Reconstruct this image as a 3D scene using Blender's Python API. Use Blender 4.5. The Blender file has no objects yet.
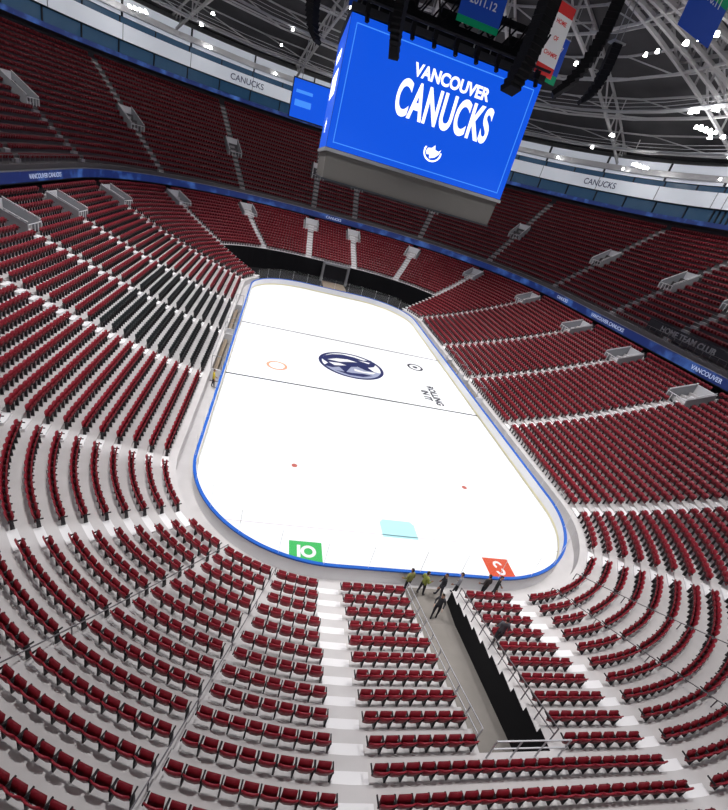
import bpy, bmesh, numpy as np, math, random
from mathutils import Vector, Matrix
random.seed(4); np.random.seed(4)
scene=bpy.context.scene
try: scene.view_settings.view_transform='Standard'
except Exception: pass
COL=scene.collection
# ---------------------------------------------------------------- materials
def mat(name,col,rough=.6,emit=0,metal=0,noise=0,nscale=4.,spec=.3,ecol=None):
    m=bpy.data.materials.new(name);m.use_nodes=True
    nt=m.node_tree;b=nt.nodes['Principled BSDF']
    b.inputs['Base Color'].default_value=(*col,1);b.inputs['Roughness'].default_value=rough
    b.inputs['Metallic'].default_value=metal;b.inputs['Specular IOR Level'].default_value=spec
    if emit:
        b.inputs['Emission Color'].default_value=(*(ecol or col),1);b.inputs['Emission Strength'].default_value=emit
    if noise:
        tc=nt.nodes.new('ShaderNodeTexCoord');n=nt.nodes.new('ShaderNodeTexNoise');n.inputs['Scale'].default_value=nscale;n.inputs['Detail'].default_value=4
        mx=nt.nodes.new('ShaderNodeMix');mx.data_type='RGBA'
        mx.inputs[6].default_value=(*[c*(1-noise) for c in col],1);mx.inputs[7].default_value=(*[min(1,c*(1+noise)) for c in col],1)
        nt.links.new(tc.outputs['Object'],n.inputs['Vector']);nt.links.new(n.outputs['Fac'],mx.inputs[0]);nt.links.new(mx.outputs[2],b.inputs['Base Color'])
    return m
M_conc=mat('pale_concrete',(.62,.60,.60),.8,noise=.15,nscale=.8)
M_step=mat('step_nosing',(.88,.87,.88),.7)
M_red=mat('red_seat_plastic',(.27,.014,.027),.36,noise=.25,nscale=.6,spec=.45)
M_red2=mat('red_seat_pan',(.19,.010,.019),.5)
M_redu=mat('red_seat_plastic_shaded',(.16,.010,.018),.55,noise=.3,nscale=.4)  # seat red darkened: the upper bowl's dimness is painted into the colour
M_blkseat=mat('black_seat_cover',(.018,.022,.024),.6)
M_frame=mat('seat_frame',(.025,.022,.025),.5)
M_black=mat('black_drape',(.006,.006,.008),.9)
M_dark=mat('dark_wall',(.03,.032,.04),.8)
M_floor=mat('grey_rubber_floor',(.25,.23,.21),.8,noise=.2,nscale=1.)
M_white=mat('white_paint',(.8,.8,.82),.5)
M_grey=mat('grey_metal',(.32,.33,.35),.5,metal=.3)
M_truss=mat('truss_steel',(.42,.42,.43),.6)
M_roof=mat('roof_deck',(.06,.06,.065),.9,noise=.5,nscale=.2)
M_blue=mat('blue_paint',(.015,.12,.55),.5)
M_navy=mat('navy_paint',(.008,.014,.09),.6)
M_yel=mat('cream_kickplate',(.82,.76,.5),.5)
M_screen=mat('screen_blue',(.0,.02,.1),.5,emit=1.0,ecol=(.004,.085,.72))
M_screen2=mat('screen_blue_light',(.0,.02,.1),.5,emit=1.0,ecol=(.06,.28,.95))
M_text=mat('screen_white',(.8,.8,.8),.5,emit=1.2,ecol=(1,1,1))
M_lamp=mat('lamp_glow',(1,1,1),.5,emit=22,ecol=(1,.98,.95))
M_rail=mat('rail_metal',(.55,.55,.58),.4,metal=.4)
M_suite=mat('suite_glass',(.02,.05,.09),.3,emit=.13,ecol=(.05,.2,.42))
M_fascia=mat('white_fascia',(.62,.64,.68),.6,emit=.30,ecol=(.75,.8,.9))  # emission brightens the fascia, which is no lamp itself
M_skin=mat('skin',(.5,.28,.2),.6)
M_hair=mat('hair',(.03,.02,.015),.7)
def M_ribbon():
    m=bpy.data.materials.new('led_ribbon');m.use_nodes=True;nt=m.node_tree;b=nt.nodes['Principled BSDF']
    tc=nt.nodes.new('ShaderNodeTexCoord');w=nt.nodes.new('ShaderNodeTexNoise');w.inputs['Scale'].default_value=.5;w.inputs['Detail'].default_value=6
    r=nt.nodes.new('ShaderNodeValToRGB');r.color_ramp.elements[0].position=.5;r.color_ramp.elements[0].color=(.006,.02,.12,1)
    r.color_ramp.elements[1].position=.74;r.color_ramp.elements[1].color=(.06,.16,.5,1)
    nt.links.new(tc.outputs['Object'],w.inputs['Vector']);nt.links.new(w.outputs['Fac'],r.inputs[0]);nt.links.new(r.outputs[0],b.inputs['Emission Color'])
    b.inputs['Emission Strength'].default_value=.75;b.inputs['Base Color'].default_value=(.01,.015,.05,1);return m
M_ribbon=M_ribbon()
def glassmat():
    m=bpy.data.materials.new('clear_acrylic');m.use_nodes=True;nt=m.node_tree
    for n in list(nt.nodes):
        if n.type!='OUTPUT_MATERIAL':nt.nodes.remove(n)
    o=[n for n in nt.nodes if n.type=='OUTPUT_MATERIAL'][0]
    t=nt.nodes.new('ShaderNodeBsdfTransparent');g=nt.nodes.new('ShaderNodeBsdfGlossy');g.inputs['Roughness'].default_value=.08
    x=nt.nodes.new('ShaderNodeMixShader');x.inputs[0].default_value=.03
    t.inputs[0].default_value=(.99,.99,.99,1)
    nt.links.new(t.outputs[0],x.inputs[1]);nt.links.new(g.outputs[0],x.inputs[2]);nt.links.new(x.outputs[0],o.inputs[0]);return m
M_glass=glassmat()
M_ice=mat('ice',(.93,.955,.98),.15,noise=.02,nscale=.2,spec=.5)
# ---------------------------------------------------------------- mesh builder
class MB:
    def __init__(s):s.v=[];s.f=[];s.m=[];s.mats=[]
    def mi(s,m):
        if m not in s.mats:s.mats.append(m)
        return s.mats.index(m)
    def face(s,pts,m):
        b=len(s.v);s.v+= [tuple(p) for p in pts];s.f.append(tuple(range(b,b+len(pts))));s.m.append(s.mi(m))
    def hexa(s,c,m):
        b=len(s.v);s.v+=[tuple(p) for p in c];k=s.mi(m)
        for q in ((0,3,2,1),(4,5,6,7),(0,1,5,4),(1,2,6,5),(2,3,7,6),(3,0,4,7)):
            s.f.append(tuple(b+i for i in q));s.m.append(k)
    def box(s,c,sz,m,rz=0):
        hx,hy,hz=sz[0]/2,sz[1]/2,sz[2]/2;ca,sa=math.cos(rz),math.sin(rz);o=[]
        for z in(-hz,hz):
            for x,y in((-hx,-hy),(hx,-hy),(hx,hy),(-hx,hy)):
                o.append((c[0]+x*ca-y*sa,c[1]+x*sa+y*ca,c[2]+z))
        s.hexa(o,m)
    def beam(s,a,b,w,m,h=None):
        a=Vector(a);b=Vector(b);d=(b-a)
        if d.length<1e-6:return
        d.normalize();up=Vector((0,0,1)) if abs(d.z)<.95 else Vector((1,0,0))
        r=d.cross(up).normalized();u=r.cross(d);h=h or w
        o=[]
        for p in(a,b):
            for x,y in((-1,-1),(1,-1),(1,1),(-1,1)):o.append(p+r*(x*w/2)+u*(y*h/2))
        s.hexa(o,m)
    def obj(s,name,parent=None,smooth=False):
        me=bpy.data.meshes.new(name);me.from_pydata(s.v,[],s.f);me.validate()
        for m in s.mats:me.materials.append(m)
        me.polygons.foreach_set('material_index',s.m)
        if smooth:me.polygons.foreach_set('use_smooth',[True]*len(s.f))
        o=bpy.data.objects.new(name,me);COL.objects.link(o)
        if parent:o.parent=parent
        return o
def empty(name,loc=(0,0,0)):
    e=bpy.data.objects.new(name,None);e.location=loc;COL.objects.link(e);return e
# ---------------------------------------------------------------- rink ring param
HX,HY,RC=13.25,30.8,8.5
EX,SY=HX-RC,HY-RC
QA=math.pi/2*RC
T=4*EX+4*SY+4*QA
B=[0,EX,EX+QA,EX+QA+2*SY,EX+2*QA+2*SY,3*EX+2*QA+2*SY,3*EX+3*QA+2*SY,3*EX+3*QA+4*SY,3*EX+4*QA+4*SY,T]
def ring(u):
    u=u%T
    if u<=B[1]:return (u,-HY,0,-1)
    def arc(cx,cy,a):return (cx+RC*math.cos(a),cy+RC*math.sin(a),math.cos(a),math.sin(a))
    if u<=B[2]:return arc(EX,-SY,-math.pi/2+(u-B[1])/RC)
    if u<=B[3]:return (HX,-SY+u-B[2],1,0)
    if u<=B[4]:return arc(EX,SY,(u-B[3])/RC)
    if u<=B[5]:return (EX-(u-B[4]),HY,0,1)
    if u<=B[6]:return arc(-EX,SY,math.pi/2+(u-B[5])/RC)
    if u<=B[7]:return (-HX,SY-(u-B[6]),-1,0)
    if u<=B[8]:return arc(-EX,-SY,math.pi+(u-B[7])/RC)
    return (-EX+(u-B[8]),-HY,0,-1)
def rp(u,off,z):
    x,y,nx,ny=ring(u);return (x+nx*off,y+ny*off,z)
def isarc(u):
    u=u%T
    return B[1]<u<B[2] or B[3]<u<B[4] or B[5]<u<B[6] or B[7]<u<B[8]
TX0,TX1=-1.15,1.65
US=set()
for k in range(0,9):
    a,b=B[k],B[k+1]
    n=26 if k in(1,3,5,7) else 8
    for i in range(n):US.add(round(a+(b-a)*i/n,4))
CUT0,CUT1=B[3]+ (37/90)*QA, B[6]-(37/90)*QA
for q in (TX1,T+TX0,CUT0,CUT1):US.add(round(q,4))
US=sorted(US);US.append(T)
def strip(mb,o0,z0,o1,z1,m,skip=None):
    for a,b in zip(US[:-1],US[1:]):
        if b-a<1e-5:continue
        if skip and skip((a+b)/2):continue
        mb.face([rp(a,o0,z0),rp(b-1e-7,o0,z0),rp(b-1e-7,o1,z1),rp(a,o1,z1)],m)
intun=lambda u:(u%T)<TX1 or (u%T)>T+TX0
infar=lambda u:CUT0<(u%T)<CUT1
LOWER=empty('lower_bowl_stand');UPPER=empty('upper_bowl_stand')
# ---------------------------------------------------------------- lower bowl
NL=25;TR=.88;O0=1.1
zl=[.9]
for i in range(1,NL):zl.append(zl[-1]+.22+.008*i)
def lowskip(i):
    return (lambda u:(i<=9 and (intun(u) or infar(u))))
lb=MB()
strip(lb,O0,0,O0,zl[0],M_conc,lowskip(0))
strip(lb,.14,.03,O0,.03,M_conc,lambda u:infar(u))
for i in range(NL):
    o=O0+TR*i;sk=lowskip(i)
    strip(lb,o,zl[i],o+TR,zl[i],M_conc,sk)
    if i+1<NL:strip(lb,o+TR,zl[i],o+TR,zl[i+1],M_conc,sk)
OE=O0+TR*NL
lower_bowl=lb.obj('terrace',LOWER)
# tunnel (near end)
tn=MB()
for i in range(10):
    o=O0+TR*i
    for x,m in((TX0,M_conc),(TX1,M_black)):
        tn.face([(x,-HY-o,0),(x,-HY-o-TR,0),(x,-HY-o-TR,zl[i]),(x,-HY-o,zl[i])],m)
ye=-HY-O0-TR*10
tn.face([(TX0,-HY-.3,.04),(TX1,-HY-.3,.04),(TX1,-HY-2.5,.04),(TX0,-HY-2.5,.04)],M_floor)
tn.face([(TX0,-HY-2.5,.04),(TX1,-HY-2.5,.04),(TX1,ye,1.2),(TX0,ye,1.2)],M_floor)
tn.face([(TX0,ye,1.2),(TX1,ye,1.2),(TX1,-HY-26,1.2),(TX0,-HY-26,1.2)],M_floor)
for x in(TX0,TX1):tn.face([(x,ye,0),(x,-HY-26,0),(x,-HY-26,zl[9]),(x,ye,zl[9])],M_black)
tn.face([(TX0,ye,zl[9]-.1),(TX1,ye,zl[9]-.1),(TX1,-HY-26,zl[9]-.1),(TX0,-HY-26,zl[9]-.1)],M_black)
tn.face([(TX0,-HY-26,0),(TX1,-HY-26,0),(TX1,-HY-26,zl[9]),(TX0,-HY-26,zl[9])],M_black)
tn.face([(TX0,ye,zl[9]-.1),(TX1,ye,zl[9]-.1),(TX1,ye,zl[10]),(TX0,ye,zl[10])],M_conc)
tn.obj('tunnel_lining',LOWER)
rl=MB()
def rail(pts,h=1.0,m=M_rail,w=.05):
    for a,b in zip(pts[:-1],pts[1:]):
        for hh in (h,h*.55):rl.beam((a[0],a[1],a[2]+hh),(b[0],b[1],b[2]+hh),w,m)
    for a in pts:rl.beam((a[0],a[1],a[2]),(a[0],a[1],a[2]+h),w,m)
M_rail2=mat('dark_rail',(.18,.17,.18),.5,metal=.3)
rail([(TX0-.12,-HY-O0-TR*(i+.5),zl[i]) for i in range(10)],.9,w=.04)
rail([(TX1+.12,-HY-O0-TR*(i+.5),zl[i]) for i in range(10)],.8,M_rail2,w=.035)
rail([(x,ye-.15,zl[10]) for x in np.linspace(TX0,TX1,4)],1.0,w=.04)
def U_near(deg):return B[1]+(90-deg)/90*QA
for uu in (U_near(71),U_near(55),T-U_near(71),T-U_near(55)):
    pts=[rp(uu,O0+TR*(i+.3),zl[i]) for i in range(0,24,1)]
    for a,b in zip(pts[:-1],pts[1:]):rl.beam((a[0],a[1],a[2]+.5),(b[0],b[1],b[2]+.5),.035,M_rail2)
    for a in pts[::3]:rl.beam(a,(a[0],a[1],a[2]+.5),.035,M_rail2)
rl.obj('railings',LOWER)
fe=MB()
strip(fe,O0+TR*10,0,O0+TR*10,zl[10],M_black,lambda u:not infar(u))
strip(fe,.2,.03,O0+TR*10,.03,M_black,lambda u:not infar(u))
for u in(CUT0,CUT1):
    for i in range(10):
        o=O0+TR*i
        fe.face([rp(u,o,0),rp(u,o+TR,0),rp(u,o+TR,zl[i]),rp(u,o,zl[i])],M_black)
fe.obj('far_drape',LOWER)
po=MB();M_tan=mat('tan_floor',(.25,.2,.15),.8)
yf=HY+O0+TR*10-.15
po.box((1-2.4,yf-.4,1.7),(.4,1.,3.4),M_grey);po.box((1+2.4,yf-.4,1.7),(.4,1.,3.4),M_grey);po.box((1,yf-.4,3.5),(5.2,1.,.35),M_grey)
po.face([(-1.2,yf+.02,.05),(3.2,yf+.02,.05),(3.2,yf+.02,3.3),(-1.2,yf+.02,3.3)],M_dark)
po.face([(-1.2,HY+.3,.05),(3.2,HY+.3,.05),(3.2,yf,.05),(-1.2,yf,.05)],M_tan)
po.obj('far_portal',LOWER)
# ---------------------------------------------------------------- aisles
aR=[(U_near(86.5),1.15),(U_near(71),.3),(U_near(55),.3),(U_near(37),1.2),(U_near(8),1.1),(B[2]+SY-11,1.1),(B[2]+SY,1.1),(B[2]+SY+11,1.1),
    (B[3]+8/90*QA,1.1),(B[3]+37/90*QA,1.1),(B[3]+65/90*QA,1.1),(B[4]+.3,1.1)]
AIS=sorted(aR+[(T-u,w) for u,w in aR])
ug=np.linspace(0,T,3200);umid=(ug[:-1]+ug[1:])/2
arcm=np.array([isarc(u) for u in umid])
du=ug[1]-ug[0]
def cum(off):
    return np.concatenate([[0],np.cumsum(np.where(arcm,du*(RC+off)/RC,du))])
def place(rows,skipfn,seatdepth,vom=None):
    P=[];A=[];UU=[];RR=[]
    for i,o,z in rows:
        off=o+seatdepth;c=cum(off);L=c[-1]
        al=[(np.interp(u,ug,c),w) for u,w in AIS]
        for k in range(len(al)):
            s0,w0=al[k];s1,w1=al[(k+1)%len(al)]
            if k==len(al)-1:s1+=L
            a=s0+w0/2;b=s1-w1/2
            if vom and vom[0]<=i<=vom[1]:
                if w0>.5:a+=1.0
                if w1>.5:b-=1.0
            segs=[(a,b)]
            if a<L<b and i<=9 and skipfn==1:
                segs=[(a,L+TX0-.3),(L+TX1+.3,b)]
            for a,b in segs:
                n=int((b-a)/.505)
                if n<1:continue
                pt=min((b-a)/n,.56);st=a+((b-a)-n*pt)/2
                for q in range(n):
                    s=(st+(q+.5)*pt)%L;u=float(np.interp(s,c,ug))
                    if skipfn==1 and i<=9 and infar(u):continue
                    x,y,nx,ny=ring(u)
                    P.append((x+nx*off,y+ny*off,z));A.append((nx,-ny));UU.append(u);RR.append(i)
    return np.array(P),np.array(A),np.array(UU),np.array(RR)
def seat_template(full):
    mb=MB()
    xs=[-.235,-.10,.10,.235];bow=[.045,0,0,.045]
    z0,z1=.36,.84
    for t in (0,.045):
        for z,y in((z0,-.13),(z1,-.24)):
            for x,bw in zip(xs,bow):
                zz=z-(.04 if (z==z1 and abs(x)>.2) else 0)
                mb.v.append((x,y+bw-t,zz))
    k=mb.mi(M_red)
    for c in range(3):
        mb.f.append((c+1,c,4+c,5+c));mb.m.append(k)
        mb.f.append((8+c,9+c,13+c,12+c));mb.m.append(k)
        mb.f.append((4+c,12+c,13+c,5+c));mb.m.append(k)
        if full:mb.f.append((c,c+1,9+c,8+c));mb.m.append(k)
    if full:
        mb.f.append((0,8,12,4));mb.m.append(k);mb.f.append((3,7,15,11));mb.m.append(k)
    pan=[(-.21,-.06,.40),(.21,-.06,.40),(.21,-.11,.41),(-.21,-.11,.41),(-.19,.03,.74),(.19,.03,.74),(.19,-.03,.76),(-.19,-.03,.76)]
    mb.hexa(pan,M_red2)
    if full:
        for x in(-.262,.262):
            mb.hexa([(x-.018,.10,.55),(x+.018,.10,.55),(x+.018,-.2,.55),(x-.018,-.2,.55),(x-.018,.10,.60),(x+.018,.10,.60),(x+.018,-.2,.62),(x-.018,-.2,.62)],M_frame)
        mb.hexa([(.24,.02,0),(.285,.02,0),(.285,-.16,0),(.24,-.16,0),(.24,-.03,.56),(.285,-.03,.56),(.285,-.16,.56),(.24,-.16,.56)],M_frame)
    return mb
def seats_mesh(name,P,A,tmpl,matsub=None):
    V=np.array(tmpl.v,float);F=np.array(tmpl.f);m=len(P);n=len(V)
    s=A[:,0][:,None];c=A[:,1][:,None]
    X=V[None,:,0]*c-V[None,:,1]*s+P[:,0][:,None]
    Y=V[None,:,0]*s+V[None,:,1]*c+P[:,1][:,None]
    Z=np.broadcast_to(V[None,:,2],X.shape)+P[:,2][:,None]
    co=np.stack([X,Y,Z],-1).reshape(-1).astype(np.float32)
    FF=(F[None]+(np.arange(m)*n)[:,None,None]).reshape(-1).astype(np.int32)
    nf=m*len(F)
    me=bpy.data.meshes.new(name);me.vertices.add(m*n);me.vertices.foreach_set('co',co)
    me.loops.add(nf*4);me.loops.foreach_set('vertex_index',FF)
    me.polygons.add(nf);me.polygons.foreach_set('loop_start',np.arange(0,nf*4,4,dtype=np.int32))
    try:me.polygons.foreach_set('loop_total',np.full(nf,4,dtype=np.int32))
    except Exception:pass
    for mm in tmpl.mats:me.materials.append(matsub.get(mm,mm) if matsub else mm)
    me.polygons.foreach_set('material_index',np.tile(np.array(tmpl.m,dtype=np.int32),m))
    me.update(calc_edges=True)
    o=bpy.data.objects.new(name,me);COL.objects.link(o);return o
full=seat_template(True);lite=seat_template(False)
P,A,UU,RR=place([(i,O0+TR*i,zl[i]) for i in range(NL)],1,.55,(20,23))
blk=(P[:,0]<-13)&(P[:,1]>-11)&(P[:,1]<11)&(RR<=9)
near=~blk
seats_mesh('arena_seats_lower_bowl',P[near],A[near],full)
seats_mesh('covered_seats_black',P[blk],A[blk],full,{M_red:M_blkseat,M_red2:M_blkseat})
st=MB()
for u,w in AIS:
    x,y,nx,ny=ring(u);rz=math.atan2(ny,nx)-math.pi/2
    for i in range(NL-1):
        if w<.5:continue
        if i<=9 and CUT0+.5<u<CUT1-.5:continue
        h=(zl[i+1]-zl[i])/2;o=O0+TR*(i+1)-.2
        st.box((x+nx*o,y+ny*o,zl[i]+h/2),(w,.4,h),M_step,rz)
st.obj('aisle_steps',LOWER)
NU=20;TU=.95;OU=24.3;zu=[11.2+.72*i for i in range(NU)]
def vomitory(vm,u,o0,o1,z0,z1,w):
    x,y,nx,ny=ring(u);tx,ty=-ny,nx
    def q(a,o,z):return (x+nx*o+tx*a,y+ny*o+ty*a,z)
    for s in(-1,1):
        a0,a1=s*w/2,s*(w/2+.14)
        lo=[q(a0,o0,z0-.3),q(a1,o0,z0-.3),q(a1,o1,z1-.3),q(a0,o1,z1-.3)]
        hi=[q(a0,o0,z0+1.0),q(a1,o0,z0+1.0),q(a1,o1,z1+1.0),q(a0,o1,z1+1.0)]
        vm.hexa(lo+hi,M_grey)
        vm.beam(q(s*w/2,o0,z0+1.15),q(s*w/2,o1,z1+1.15),.07,M_white)
    vm.hexa([q(-w/2,o1,z1-.5),q(w/2,o1,z1-.5),q(w/2,o1+.14,z1-.5),q(-w/2,o1+.14,z1-.5),q(-w/2,o1,z1+1.0),q(w/2,o1,z1+1.0),q(w/2,o1+.14,z1+1.0),q(-w/2,o1+.14,z1+1.0)],M_white)
    for k in range(5):
        aa=-w/2+w*k/4
        vm.beam(q(aa,o0,z0),q(aa,o0,z0+.9),.06,M_white)
    vm.beam(q(-w/2,o0,z0+.9),q(w/2,o0,z0+.9),.07,M_white)
    vm.hexa([q(-w/2,o0+.1,z0+.02),q(w/2,o0+.1,z0+.02),q(w/2,o1,z0+.02),q(-w/2,o1,z0+.02),q(-w/2,o0+.1,z0+.06),q(w/2,o0+.1,z0+.06),q(w/2,o1,z0+.06),q(-w/2,o1,z0+.06)],M_dark)
vl=MB();vu=MB()
for u,w in AIS:
    if w<.5:continue
    vomitory(vl,u,O0+TR*20,O0+TR*23.5,zl[20],zl[23],2.4)
    vomitory(vu,u,OU+TU*7,OU+TU*10.5,zu[7],zu[10],2.4)
vl.obj('vomitory_railings',LOWER);vu.obj('vomitory_railings',UPPER)
# ---------------------------------------------------------------- concourse, ribbon, upper bowl
cc=MB()
strip(cc,OE,zl[-1],OE+3,zl[-1],M_dark);strip(cc,OE+3,zl[-1],OE+3,11,M_dark)
strip(cc,23.8,9.5,26.3,9.5,M_dark)
cc.obj('concourse',LOWER)
rb=MB();strip(rb,23.75,9.6,23.75,10.65,M_ribbon);strip(rb,23.75,10.65,24.3,10.65,M_grey);strip(rb,23.75,9.5,23.75,9.6,M_dark)
strip(rb,23.72,10.65,23.72,10.75,M_grey)
rbo=rb.obj('led_ribbon_board')
def text(body,loc,rot,size,m,parent=None,bold=.0,ext=.01,name='lettering',sx=1.,sp=1.):
    cu=bpy.data.curves.new(name,'FONT');cu.body=body;cu.size=size;cu.align_x='CENTER';cu.align_y='CENTER';cu.offset=bold;cu.extrude=ext;cu.space_character=sp
    cu.materials.append(m);o=bpy.data.objects.new(name,cu);o.location=loc;o.rotation_euler=rot;o.scale=(sx,1,1);COL.objects.link(o)
    if parent:o.parent=parent
    return o
M_rtext=mat('ribbon_text',(.3,.3,.4),.5,emit=.6,ecol=(.5,.6,.85))
def ringtext(body,u,off,z,size,m,parent,bold=.01):
    x,y,nx,ny=ring(u);text(body,(x+nx*off,y+ny*off,z),(math.pi/2,0,math.atan2(ny,nx)-math.pi/2),size,m,parent,bold,.005)
for u,b in((B[6]+8,'VANCOUVER CANUCKS'),(B[6]+26,'VANCOUVER CANUCKS'),(B[2]+14,'VANCOUVER'),(B[2]+32,'VANCOUVER CANUCKS'),(B[4]+EX,'CANUCKS'),(B[2]+SY+22,'CANUCKS')):
    ringtext(b,u,23.68,10.12,.7,M_rtext,rbo)
ub=MB();M_concu=mat('shaded_concrete',(.13,.12,.125),.85)  # upper terrace concrete, its shade put into the base colour
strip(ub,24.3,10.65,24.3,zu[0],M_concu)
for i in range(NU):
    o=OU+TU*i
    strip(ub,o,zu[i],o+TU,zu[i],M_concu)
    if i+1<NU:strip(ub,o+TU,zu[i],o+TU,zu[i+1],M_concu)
ub.obj('terrace',UPPER)
fr=MB()
for a,b in zip(US[:-1],US[1:]):
    fr.beam(rp(a,24.35,zu[0]+.85),rp(b-1e-7,24.35,zu[0]+.85),.05,M_rail2)
for k in range(150):
    u=T*k/150;fr.beam(rp(u,24.35,zu[0]),rp(u,24.35,zu[0]+.85),.04,M_rail2)
fr.obj('front_rail',UPPER)
cs=MB()
cs.box((HX+24.55,-3,12.3),(.12,13,1.3),M_dark)
cso=cs.obj('club_sign')
text('HOME TEAM CLUB',(HX+24.46,-3,12.3),(math.pi/2,0,-math.pi/2),1.0,M_grey,cso,.02,.03)
Pu,Au,Uu,Ru=place([(i,OU+TU*i,zu[i]) for i in range(NU)],0,.6,(7,10))
keep=~((Pu[:,1]<-52))
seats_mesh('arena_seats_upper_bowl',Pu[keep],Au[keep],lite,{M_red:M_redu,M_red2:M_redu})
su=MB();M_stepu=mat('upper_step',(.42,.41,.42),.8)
for u,w in AIS:
    if w<.5:continue
    x,y,nx,ny=ring(u);rz=math.atan2(ny,nx)-math.pi/2
    for i in range(NU-1):
        o=OU+TU*(i+1)-.22;st_h=.36
        su.box((x+nx*o,y+ny*o,zu[i]+st_h/2),(1.,.44,st_h),M_stepu,rz)
su.obj('aisle_steps',UPPER)
OT=OU+TU*NU;ZT=zu[-1]
w1=MB()
strip(w1,OT,ZT,OT,ZT+1.2,M_dark);strip(w1,OT,ZT+1.2,OT-1.5,ZT+1.6,M_dark)
strip(w1,OT-1.5,ZT+1.6,OT-1.5,ZT+2.3,M_ribbon)
strip(w1,OT-1.5,ZT+2.3,OT-.6,ZT+2.4,M_dark)
strip(w1,OT-.6,ZT+2.4,OT-.6,ZT+4.2,M_suite)
strip(w1,OT-.6,ZT+4.2,OT-1.8,ZT+4.3,M_dark)
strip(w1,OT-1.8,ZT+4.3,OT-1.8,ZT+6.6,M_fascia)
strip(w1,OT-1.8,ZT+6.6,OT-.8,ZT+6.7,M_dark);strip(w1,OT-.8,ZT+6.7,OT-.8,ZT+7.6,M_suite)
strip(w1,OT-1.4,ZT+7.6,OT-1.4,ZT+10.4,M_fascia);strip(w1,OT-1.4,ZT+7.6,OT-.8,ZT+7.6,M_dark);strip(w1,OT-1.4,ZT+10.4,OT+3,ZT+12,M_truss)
w1o=w1.obj('wall_suites')
M_btext=mat('fascia_text',(.03,.04,.12),.6)
for u in(B[5]+3,B[6]+10,B[4]+4,B[3]+4,B[2]+30):
    x,y,nx,ny=ring(u);
    ringtext('CANUCKS',u,OT-2.1,ZT+5.4,1.5,M_btext,w1o,.01)
mu=MB()
for k in range(150):
    u=T*k/150
    mu.beam(rp(u,OT-.68,ZT+2.3),rp(u,OT-.68,ZT+4.2),.22,M_dark)
    mu.beam(rp(u,OT-.88,ZT+6.6),rp(u,OT-.88,ZT+7.6),.18,M_dark)
    if k%2==0:mu.beam(rp(u,OT-1.45,ZT+7.6),rp(u,OT-1.45,ZT+10.4),.3,M_dark)
    if k%2==0:mu.beam(rp(u,OT-1.85,ZT+4.3),rp(u,OT-1.85,ZT+6.6),.1,M_grey)
mu.obj('mullions',w1o)
# ---------------------------------------------------------------- roof
def roofp(u,s,dz=0):
    x,y,_=rp(u,OT+3,0);return (x*s,y*s,ZT+11.5+9*(1-s*s)+dz)
rf=MB()
SS=[0,.15,.3,.45,.6,.75,.9,1.02]
for a,b in zip(US[:-1],US[1:]):
    for s0,s1 in zip(SS[:-1],SS[1:]):
        rf.face([roofp(a,s0),roofp(b-1e-7,s0),roofp(b-1e-7,s1),roofp(a,s1)],M_roof)
ceil=rf.obj('ceiling')
tr=MB()
NR=40
for k in range(NR):
    u=T*(k+.5)/NR
    ss=[.1+.9*j/11 for j in range(12)]
    for j in range(11):
        t0=roofp(u,ss[j],-.4);t1=roofp(u,ss[j+1],-.4);b0=roofp(u,ss[j],-3.2);b1=roofp(u,ss[j+1],-3.2)
        tr.beam(t0,t1,.3,M_truss);tr.beam(b0,b1,.36,M_truss);tr.beam(b0,t0,.2,M_truss)
        tr.beam(*( (b0,t1) if j%2 else (t0,b1)),.2,M_truss)
for s in(.22,.3,.38,.46,.54,.62,.7,.78,.86,.94):
    for j in range(64):
        ua,ub_=T*j/64,T*(j+1)/64
        tr.beam(roofp(ua,s,-.5),roofp(ub_,s,-.5),.22,M_truss)
        if s in(.22,.38,.54,.7,.86):
            tr.beam(roofp(ua,s,-3.2),roofp(ub_,s,-3.2),.26,M_truss)
            tr.beam(roofp(ua,s,-3.2),roofp(ub_,s,-.5),.15,M_truss)
tr.obj('roof_truss')
cw=MB()
for s in(.62,.8):
  for j in range(96):
    a,b=T*j/96,T*(j+1)/96
    p=Vector(roofp(a,s,-4.6));q=Vector(roofp(b,s,-4.6))
    cw.beam(p,q,1.2,M_grey,.12)
    for h in(.6,1.1):cw.beam(p+Vector((0,0,h)),q+Vector((0,0,h)),.06,M_rail)
    if j%3==0:cw.beam(p,Vector(roofp(a,s,-3)),.1,M_truss)
cw.obj('roof_catwalk')
dk=MB();M_duct=mat('duct_metal',(.55,.55,.57),.4,metal=.3)
for j in range(64):
    a,b=T*j/64,T*(j+1)/64
    dk.beam(roofp(a,.93,-4.2),roofp(b,.93,-4.2),1.1,M_duct,.9)
dk.obj('ventilation_duct')
lm=MB()
def lampbox(p,r=.3):
    n=8;k=lm.mi(M_lamp);b=len(lm.v)
    for i in range(n):lm.v.append((p[0]+r*math.cos(2*math.pi*i/n),p[1]+r*math.sin(2*math.pi*i/n),p[2]))
    for i in range(n):lm.v.append((p[0]+.6*r*math.cos(2*math.pi*i/n),p[1]+.6*r*math.sin(2*math.pi*i/n),p[2]+.35))
    lm.f.append(tuple(b+i for i in range(n))[::-1]);lm.m.append(k)
    kk=lm.mi(M_dark)
    for i in range(n):
        lm.f.append((b+i,b+(i+1)%n,b+n+(i+1)%n,b+n+i));lm.m.append(k)
    lm.f.append(tuple(b+n+i for i in range(n)));lm.m.append(kk)
for s,n in((.62,70),(.72,50),(.8,70),(.9,60),(.42,34),(.99,50)):
    for j in range(n):
        if random.random()<.3:continue
        p=roofp(T*(j+random.random()*.6)/n,s,-5.1);lampbox(p,random.choice([.2,.3,.3,.42]))
for s,n in((.68,14),(.86,18)):
    for j in range(n):
        c=roofp(T*(j+.3)/n,s,-5.4)
        for a in range(4):
            for b in range(2):lampbox((c[0]+(a-1.5)*.8,c[1]+(b-.5)*.8,c[2]),.24)
lm.obj('roof_lamps')
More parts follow.
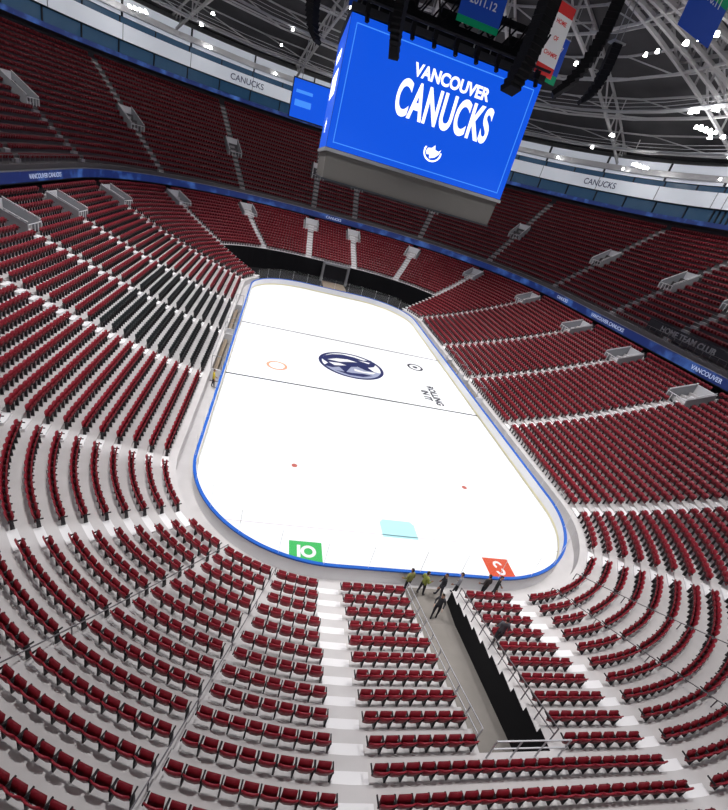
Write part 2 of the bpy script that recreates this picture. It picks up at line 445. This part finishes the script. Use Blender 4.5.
# ---------------------------------------------------------------- floor + ice + boards
fl=MB();fl.face([(-75,-95,-.06),(75,-95,-.06),(75,95,-.06),(-75,95,-.06)],M_floor);fl.obj('floor')
rink=empty('ice_rink')
ice=MB();ice.face([rp(u,0,.0) for u in US[:-1]],M_ice);iceo=ice.obj('ice_sheet',rink)
mk=MB();M_line=mat('dark_line',(.012,.014,.03),.5);M_org=mat('orange_ring',(.70,.32,.2),.5)
ZI=.006
def rect(x0,y0,x1,y1,m,z=ZI):mk.face([(x0,y0,z),(x1,y0,z),(x1,y1,z),(x0,y1,z)],m)
def annul(cx,cy,r0,r1,m,z=ZI,a0=0,a1=2*math.pi,n=40,sx=1,sy=1):
    for i in range(n):
        a=a0+(a1-a0)*i/n;b=a0+(a1-a0)*(i+1)/n
        mk.face([(cx+sx*r*math.cos(t),cy+sy*r*math.sin(t),z) for r,t in((r0,a),(r1,a),(r1,b),(r0,b))],m)
for y in(-7.62,7.62):rect(-HX+.05,y-.12,HX-.05,y+.12,M_line)
M_ltgrey=mat('pale_line',(.6,.56,.6),.5)
rect(-HX+.8,-27.15,HX-.8,-27.08,M_ltgrey)
M_g=mat('green_logo',(.05,.45,.11),.5);M_r=mat('red_logo',(.62,.08,.03),.5);M_c=mat('cyan_crease',(.42,.74,.80),.5)
M_dot=mat('faceoff_dot',(.45,.12,.1),.5)
rect(-7.1,-29.8,-5.2,-28.3,M_g);rect(5.3,-29.9,7.1,-28.3,M_r)
mk.face([(-1.2,-27.3,ZI),(1.2,-27.3,ZI),(1.2,-26.0,ZI),(.95,-25.7,ZI),(-.95,-25.7,ZI),(-1.2,-26.0,ZI)],M_c)
annul(-6.0,-29.05,.25,.45,M_white,.011,n=24);rect(-6.65,-29.5,-6.45,-28.6,M_white,.011)
annul(6.2,-28.85,.15,.32,M_white,.011,0,math.pi*1.3,16);annul(6.2,-29.35,.15,.32,M_white,.011,math.pi,math.pi*2.3,16)
for sx in(-1,1):annul(sx*6.75,-21,0,.22,M_dot,n=16)
annul(-8.5,-3.9,.8,1.1,M_org);annul(8.8,3.4,.75,1.05,M_line);annul(8.8,3.4,.0,.35,M_line)
M_lav=mat('logo_grey_blue',(.30,.33,.46),.5)
annul(0,0,3.25,3.6,M_navy,ZI,0,2*math.pi,64,1.08,1)
annul(0,0,0,3.25,M_lav,ZI,math.radians(200),math.radians(345),50,1.08,1)
body=[(-3.4,.5),(-2.9,1.6),(-2.0,2.4),(-.8,2.9),(.6,2.7),(1.7,2.2),(2.6,2.7),(3.1,1.7),(2.7,.7),(1.9,.2),(2.6,-.9),(1.6,-.8),(.7,-.1),(-.1,-.5),(-.9,-2.4),(-1.5,-1.1),(-2.3,-1.6),(-3.2,-1.4),(-2.7,-.5)]
mk.face([(x*1.05,y,.012) for x,y in body],M_navy)
for pl in ([(-2.7,.5),(-1.6,1.3),(-.3,1.6),(.8,1.2),(-.2,.9),(-1.3,.4)],[(-2.6,-.2),(-1.4,0),(-.6,-.3),(-1.2,-.6),(-2.0,-.9)],[(.9,1.9),(2.2,1.4),(2.4,1.8),(1.6,1.9)]):
    mk.face([(x*1.05,y,.016) for x,y in pl],M_white)
mk.face([(x,y,.012) for x,y in [(-2.2,-2.2),(-.6,-2.9),(1.0,-2.8),(2.3,-2.0),(1.2,-1.9),(-.2,-2.2)]],M_navy)
mk.face([(x,y,.016) for x,y in [(.2,-.9),(1.3,-1.2),(2.8,-.9),(2.4,-1.5),(1.1,-1.6),(.2,-1.5)]],M_white)
mk.obj('ice_markings',rink)
text('ROLLING',(9.2,-4.3,.012),(0,0,-math.pi/2),1.15,M_line,rink,.05,.001)
text('IN IT',(8.1,-4.6,.012),(0,0,-math.pi/2),1.15,M_line,rink,.05,.001)
bd=MB()
strip(bd,0,0,0,.2,M_yel);strip(bd,0,.2,0,1.05,M_white)
strip(bd,-.03,1.05,.16,1.05,M_blue);strip(bd,.14,0,.14,1.05,M_white)
strip(bd,-.03,.97,-.03,1.05,M_blue);strip(bd,.16,.95,.16,1.05,M_blue)
bd.obj('boards',rink)
gl=MB();strip(gl,.07,1.07,.07,2.6,M_glass);gl.obj('glass',rink)
gp=MB()
for k in range(int(T/2.44)):
    u=k*2.44;gp.beam(rp(u,.07,1.05),rp(u,.07,2.6),.02,M_white)
gp.obj('glass_stanchions',rink)
def bench(name,x0,x1,y0,y1,side):
    mb=MB();xc=(x0+x1)/2;w=abs(x1-x0)
    mb.box((xc,(y0+y1)/2,.13),(w,y1-y0,.16),M_floor)
    xb=x0+side*w*.72
    mb.box((xb,(y0+y1)/2,.62),(.34,y1-y0-.4,.08),M_tan)
    for y in np.linspace(y0+.6,y1-.6,5):mb.box((xb,y,.4),(.3,.08,.4),M_grey)
    for y in(y0,y1):
        mb.box((xc,y,.7),(w,.1,1.1),M_white)
        for x in(x0,x1):mb.beam((x,y,1.2),(x,y,2.5),.05,M_grey)
        mb.beam((x0,y,2.5),(x1,y,2.5),.05,M_grey)
    mb.beam((x1,y0,2.5),(x1,y1,2.5),.05,M_grey)
    mb.obj(name)
for nm,sd,a,b in(('players_bench',-1,-10,-.8),('players_bench',-1,.8,10),('penalty_box',1,-5.5,-.8),('penalty_box',1,.8,5.5)):
    bench(nm,sd*(HX+.2),sd*(HX+1.05),a,b,sd)
# ---------------------------------------------------------------- scoreboard
sb=empty('center_hung_scoreboard')
W,D,Z0,Z1=8.0,5.4,20.45,29.35
s=MB()
s.box((0,0,(Z0+Z1)/2),(2*W-.1,2*D-.1,Z1-Z0),M_dark)
s.box((0,0,Z1+.35),(2*W+.2,2*D+.2,.5),M_dark)
s.box((0,0,Z0-.05),(2*W+.2,2*D+.2,.25),M_grey)
M_skirt=mat('scoreboard_skirt',(.12,.115,.11),.7)
b0=[(-W+.1,-D+.1),(W-.1,-D+.1),(W-.1,D-.1),(-W+.1,D-.1)];b1=[(x*.985,y*.97) for x,y in b0]
s.hexa([(x,y,Z0-2.2) for x,y in b1]+[(x,y,Z0-.15) for x,y in b0],M_skirt)
s.box((0,0,Z0-2.25),(2*W-.2,2*D-.3,.16),M_dark)
s.obj('housing',sb)
s=MB()
ye_=D+.02;xe=W+.02
def scr(p,m):s.face(p,m)
scr([(-W,-ye_,Z0+.1),(W,-ye_,Z0+.1),(W,-ye_,Z1),(-W,-ye_,Z1)],M_screen)
scr([(-W,ye_,Z0+.1),(W,ye_,Z0+.1),(W,ye_,Z1),(-W,ye_,Z1)],M_screen)
scr([(-xe,-D,Z0+.1),(-xe,D,Z0+.1),(-xe,D,Z1),(-xe,-D,Z1)],M_screen)
scr([(xe,-D,Z0+.1),(xe,D,Z0+.1),(xe,D,Z1),(xe,-D,Z1)],M_screen)
for sg in(-1,1):
    y=sg*(ye_+.02)
    for z in(Z0+.55,Z1-.5):s.box((0,y,z),(2*W-1,.02,.07),M_screen2)
    for x in(-W+.5,W-.5):s.box((x,y,(Z0+Z1)/2),(.07,.02,Z1-Z0-1),M_screen2)
s.obj('screens',sb)
for rz,d in((0,(0,-1)),(math.pi,(0,1)),(-math.pi/2,(-1,0)),(math.pi/2,(1,0))):
    off=(D if d[0]==0 else W)+.06;sc=1.0 if d[0]==0 else .68
    sh=.75 if d[0]==0 else 0
    px,py=d[0]*off,d[1]*off
    if rz==0:px+=sh
    text('VANCOUVER',(px,py,Z0+6.95),(math.pi/2,0,rz),1.15*sc,M_text,sb,.04,.01,'lettering',.93)
    text('CANUCKS',(px,py,Z0+4.85),(math.pi/2,0,rz),3.4*sc,M_text,sb,.10,.01,'lettering',.50,1.07)
    lg=MB()
    R_=Matrix.Rotation(rz,4,'Z')
    pts=[(-.75,0),(-.6,.35),(-.2,.42),(.1,.75),(.2,.35),(.6,.25),(.85,.5),(.7,0),(.35,-.35),(-.2,-.55),(-.3,-.2),(-.6,-.25)]
    lg.face([R_@Vector((sh+x*.8,-off-.01,Z0+1.95+z*.8)) for x,z in pts],M_text)
    for i in range(22):
        a=math.pi*.85+math.pi*1.2*i/22;b=math.pi*.85+math.pi*1.2*(i+1)/22
        lg.face([R_@Vector((sh+r*math.cos(t),-off-.01,Z0+2.0+r*.9*math.sin(t))) for r,t in((.66,a),(.8,a),(.8,b),(.66,b))],M_text)
    lg.obj('orca_emblem',sb)
s=MB()
for x in(-6,-2,2,6):
    for y in(-4,4):
        s.beam((x,y,Z1+.5),(x*1.0,y,42.0),.09,M_grey)
for z in(Z1+1.6,Z1+3.2):
    for y in(-4.2,4.2):s.beam((-7,y,z),(7,y,z),.4,M_black)
    for x in(-7,7):s.beam((x,-4.2,z),(x,4.2,z),.4,M_black)
for k in range(15):
    x=-7+k
    for y in(-4.2,4.2):s.beam((x,y,Z1+1.6),(x+1 if x<7 else x,y,Z1+3.2),.14,M_black)
for x in(-4,-.5,5.5):
    s.box((x,-3.6,Z1+1.6),(1.6,1.2,1.9),M_black)
for k in range(7):
    x0=-6+k*2;pts=[Vector((x0+dx*1.6,-4.6,Z1+3.4-1.6*math.sin(math.pi*dx)) ) for dx in np.linspace(0,1,9)]
    for a,b in zip(pts[:-1],pts[1:]):s.beam(a,b,.12,M_black)
s.obj('rigging',sb)
s=MB()
for k in range(9):
    x=-7+k*1.75
    s.beam((x,-D-.7,Z1+.7),(x,-D-.2,Z1+.7),.08,M_dark);s.box((x,-D-.8,Z1+.3),(.35,.35,.55),M_black);s.beam((x,-D-.8,Z1+.1),(x+.1,-D-1.0,Z1-.5),.24,M_black)
s.beam((-W,-D-.8,Z1+.75),(W,-D-.8,Z1+.75),.16,M_dark)
s.obj('spotlights',sb)
# ---------------------------------------------------------------- line array speakers
def line_array(x,y,ztop,n,h,w,lean,facing):
    mb=MB();z=ztop;off=0;ang=0
    for k in range(n):
        ang=lean*(k/n)**2
        c=Vector((x,y,z-h/2))+Vector((math.cos(facing),math.sin(facing),0))*(-off)
        q=math.cos(ang)
        R_=Matrix.Rotation(facing-math.pi/2,4,'Z')@Matrix.Rotation(ang,4,'X')
        o=[]
        for zz in(-h/2*.94,h/2*.94):
            for xx,yy in((-w/2,-.45),(w/2,-.45),(w/2*.9,.45),(-w/2*.9,.45)):o.append(c+R_@Vector((xx,yy,zz)))
        mb.hexa(o,M_black);z-=h*q;off+=h*math.sin(ang)
    mb.beam((x-.3,y,ztop),(x-.3,y,42),.06,M_grey);mb.beam((x+.3,y,ztop),(x+.3,y,42),.06,M_grey);mb.box((x,y,ztop+.15),(w,1,.15),M_grey)
    mb.obj('line_array_speaker')
line_array(-5.3,-10,31.5,13,.36,.7,.9,-2.0)
line_array(4.5,-10,34.5,18,.40,1.3,.5,-1.2)
line_array(10.8,-7,36.5,19,.42,1.5,.9,-.5)
line_array(17,2,36,12,.42,1.3,.8,-.3)
line_array(-11,8,34,12,.4,1.2,.9,2.6)
def banner(x,y,z,w,h,rz,cols,txt=None,tm=None):
    e=empty('championship_banner',(x,y,z));e.rotation_euler=(0,0,rz)
    mb=MB()
    for k,(f0,f1,m) in enumerate(cols):
        mb.box((0,0,h*(.5-(f0+f1)/2)),(w,.04,h*(f1-f0)),m)
    mb.beam((-w/2-.1,0,h/2+.05),(w/2+.1,0,h/2+.05),.1,M_grey)
    mb.beam((-w/2,0,h/2),(-w/2,0,h/2+5),.03,M_grey);mb.beam((w/2,0,h/2),(w/2,0,h/2+5),.03,M_grey)
    mb.obj('cloth',e)
    if txt:
        for i,t in enumerate(txt):text(t,(0,-.04,h*(.25-.22*i)),(math.pi/2,0,0),w*.2,tm,e,.01,.003,'lettering')
M_bb=mat('banner_blue',(.01,.06,.4),.7,emit=.12);M_bg=mat('banner_green',(.0,.28,.12),.7,emit=.12);M_bw=mat('banner_white',(.75,.75,.75),.7,emit=.15);M_brd=mat('banner_red',(.6,.03,.03),.7,emit=.15)
banner(1.2,-5.9,32.4,3.4,2.8,.0,[(0,.85,M_bb),(.85,1,M_bg)],['','2011.12'],M_white)
banner(10.2,.2,34,2.2,5.2,.3,[(0,.15,M_brd),(.15,.85,M_bw),(.85,1,M_brd)],['HOME','OF','CHAMPS'],M_brd)
banner(17.6,-7.5,36.6,4.5,3.2,.3,[(0,.25,M_bg),(.25,1,M_bb)],['2010.11'],M_white)
banner(-6,6,34.0,3.6,3.0,.0,[(0,.3,M_bg),(.3,1,M_bb)],['1993.94'],M_white)
banner(14,8,35,3.,4,.3,[(0,.8,M_bb),(.8,1,M_bg)],['2006.07'],M_white)
vb=empty('auxiliary_video_board',(-7,52,28.6));s=MB()
s.box((0,0,0),(11,.6,6.4),M_dark);s.face([(-5.3,-.33,-3),(5.3,-.33,-3),(5.3,-.33,3),(-5.3,-.33,3)],M_screen)
for x in(-4,4):s.beam((x,0,3.2),(x,0,11),.12,M_grey)
s.box((-3.2,-.37,1.2),(3,.02,.5),M_screen2);s.box((-3.2,-.37,-.6),(3,.02,1.0),M_screen2)
s.obj('panel',vb)
# ---------------------------------------------------------------- people
def person(name,loc,head,shirt,pants,arms=((.28,.05,1.05),(.22,.22,1.0)),stride=.12):
    e=empty(name,loc);e.rotation_euler=(0,0,head)
    V=[(0,0,.95),(0,0,1.12),(0,.0,1.32),(0,0,1.47),(0,.01,1.55),
       (.17,0,1.42),(-.17,0,1.42),
       (.25,-.02,1.14),(arms[0][0],arms[0][1]+.02,arms[0][2]-.13),(-.25,-.02,1.14),(-arms[1][0],arms[1][1],arms[1][2]-.10),
       (.10,0,.88),(.12,stride*.5,.48),(.12,stride,.09),(.12,stride+.16,.05),
       (-.10,0,.88),(-.12,-stride*.2,.48),(-.12,-stride,.09),(-.12,-stride+.16,.05)]
    E=[(0,1),(1,2),(2,3),(3,4),(2,5),(2,6),(5,7),(7,8),(6,9),(9,10),(0,11),(11,12),(12,13),(13,14),(0,15),(15,16),(16,17),(17,18)]
    Rr=[.15,.135,.155,.06,.055,.075,.075,.05,.035,.05,.035,.095,.065,.045,.04,.095,.065,.045,.04]
    me=bpy.data.meshes.new('b');me.from_pydata(V,E,[]);o=bpy.data.objects.new('body',me);COL.objects.link(o)
    md=o.modifiers.new('s','SKIN')
    for i,r in enumerate(Rr):
        me.skin_vertices[0].data[i].radius=(r,r*.8) if i<3 else (r,r)
    me.skin_vertices[0].data[0].use_root=True
    sd=o.modifiers.new('d','SUBSURF');sd.levels=1;sd.render_levels=1
    dg=bpy.context.evaluated_depsgraph_get();m2=bpy.data.meshes.new_from_object(o.evaluated_get(dg))
    o.modifiers.clear();o.data=m2;o.name='body';o.parent=e
    m2.materials.clear()
    ms=mat('jacket',shirt,.8);mp=mat('trousers',pants,.8)
    for m in(ms,mp,M_skin,M_black):m2.materials.append(m)
    for p in m2.polygons:
        c=p.center;p.use_smooth=True
        k=0 if c.z>.93 else 1
        if c.z<.1:k=3
        if c.z>1.49:k=2
        if abs(c.x)>.2 and c.z<1.5 and c.z>.8:k=0
        p.material_index=k
    bm=bmesh.new();bmesh.ops.create_uvsphere(bm,u_segments=16,v_segments=12,radius=.105)
    for v in bm.verts:
        v.co.z*=1.2;v.co.x*=.82
        if v.co.z<-.05:v.co.x*=.85;v.co.y*=.9
    hm=bpy.data.meshes.new('head');hm.materials.append(M_skin);hm.materials.append(M_hair)
    for f in bm.faces:
        c=f.calc_center_median();f.smooth=True;f.material_index=1 if (c.z>.06 or c.y<-.02 and c.z>-.06) else 0
    def blob(x,y,z,sx,sy,sz,mi):
        g=bmesh.ops.create_uvsphere(bm,u_segments=8,v_segments=6,radius=1)
        for v in g['verts']:v.co=Vector((x+v.co.x*sx,y+v.co.y*sy,z+v.co.z*sz))
        for f in {f for v in g['verts'] for f in v.link_faces}:f.material_index=mi
    blob(0,.11,-.01,.013,.02,.025,0);blob(.09,0,0,.012,.02,.03,0);blob(-.09,0,0,.012,.02,.03,0)
    blob(.032,.095,.02,.012,.008,.008,1);blob(-.032,.095,.02,.012,.008,.008,1);blob(0,.095,-.05,.025,.01,.006,0)
    bm.to_mesh(hm);ho=bpy.data.objects.new('head',hm);ho.location=(0,.02,1.66);ho.parent=e;COL.objects.link(ho)
    hb=MB()
    for sgn,idx in((1,8),(-1,10)):
        w=Vector(V[idx]);d=(w-Vector(V[7 if sgn==1 else 9])).normalized();r=d.cross(Vector((sgn,0,0)));r=r.normalized() if r.length>.01 else Vector((0,1,0))
        hb.beam(w-d*.01,w+d*.09,.03,M_skin,.08)
        side=d.cross(r).normalized()
        for k in range(4):
            p=w+d*.085+r*(-.03+.02*k);L=[.06,.075,.08,.065][k]
            q=p+d*L*.5-side*.008;hb.beam(p,q,.017,M_skin);hb.beam(q,q+d*L*.45-side*.02,.015,M_skin)
        p=w+d*.03+r*.035;hb.beam(p,p+d*.03+r*.03,.02,M_skin);hb.beam(p+d*.03+r*.03,p+d*.06+r*.035,.017,M_skin)
    hb.obj('hands',e)
    return e
yb=-HY-.62
person('arena_worker',(-.75,yb,.04),.3,(.3,.3,.1),(.02,.02,.03))
person('arena_worker',(.1,yb-.1,.04),-1.2,(.30,.34,.08),(.03,.03,.04),((.2,.25,1.25),(.22,.22,1.0)))
person('arena_worker',(1.2,yb-.15,.04),1.4,(.03,.03,.04),(.05,.05,.07))
person('arena_worker',(.55,-32.9,.04),2.6,(.05,.05,.06),(.02,.02,.03),((.24,.2,1.2),(.22,.22,1.1)))
person('arena_worker',(2.2,yb,.03),.9,(.3,.3,.33),(.03,.03,.04))
person('arena_worker',(3.9,yb,.03),.2,(.06,.05,.05),(.02,.02,.03))
person('arena_worker',(4.6,yb,.03),-2.2,(.03,.03,.03),(.04,.04,.05))
person('arena_worker',(2.2,-HY-O0-TR*4-.14,zl[4]),-.3,(.12,.12,.14),(.03,.03,.04))
person('arena_worker',(-HX-.62,-11.2,.04),-1.4,(.7,.55,.05),(.03,.03,.04))
# ---------------------------------------------------------------- lights
def spot(loc,tgt,e,size,blend,r=.5,col=(1,.98,.96)):
    l=bpy.data.lights.new('arena_floodlight','SPOT');l.energy=e;l.spot_size=math.radians(size);l.spot_blend=blend;l.shadow_soft_size=r;l.color=col
    o=bpy.data.objects.new('arena_floodlight',l);o.location=loc
    o.rotation_euler=(Vector(tgt)-Vector(loc)).to_track_quat('-Z','Y').to_euler();COL.objects.link(o)
for x in(-15,15):
    for y in(-27,-14,0,14,27):
        spot((x,y,34),(x*-.1,y*.8,0),15000,60,.5)
for k in range(12):
    u=T*(k+.5)/12
    p=rp(u,4,34);q=rp(u,9,2)
    spot(p,q,14500,80,.9,.8,(1,.98,.98))
for k in range(16):
    l=bpy.data.lights.new('roof_fill_light','POINT');l.energy=520;l.shadow_soft_size=.3  # fill point lights, added to brighten roof and trusses
    o=bpy.data.objects.new('roof_fill_light',l);o.location=roofp(T*(k+.25)/16,.72,-6.0);COL.objects.link(o)
w=bpy.data.worlds.new('w');scene.world=w;w.use_nodes=True;w.node_tree.nodes['Background'].inputs[0].default_value=(.05,.06,.08,1);w.node_tree.nodes['Background'].inputs[1].default_value=.3
# ---------------------------------------------------------------- camera
cd=bpy.data.cameras.new('camera');cam=bpy.data.objects.new('camera',cd);COL.objects.link(cam);scene.camera=cam
r=Vector((.9566,-.1389,.2558));u=Vector((-.1617,.4772,.8637));f=Vector((.2421,.8677,-.4341))
m=Matrix((r,u,-f)).transposed().to_4x4();m.translation=Vector((-10.483,-47.607,19.026));cam.matrix_world=m
cd.sensor_fit='VERTICAL';cd.sensor_height=36;cd.lens=449.4/810*36;cd.clip_end=400;cd.clip_start=.1
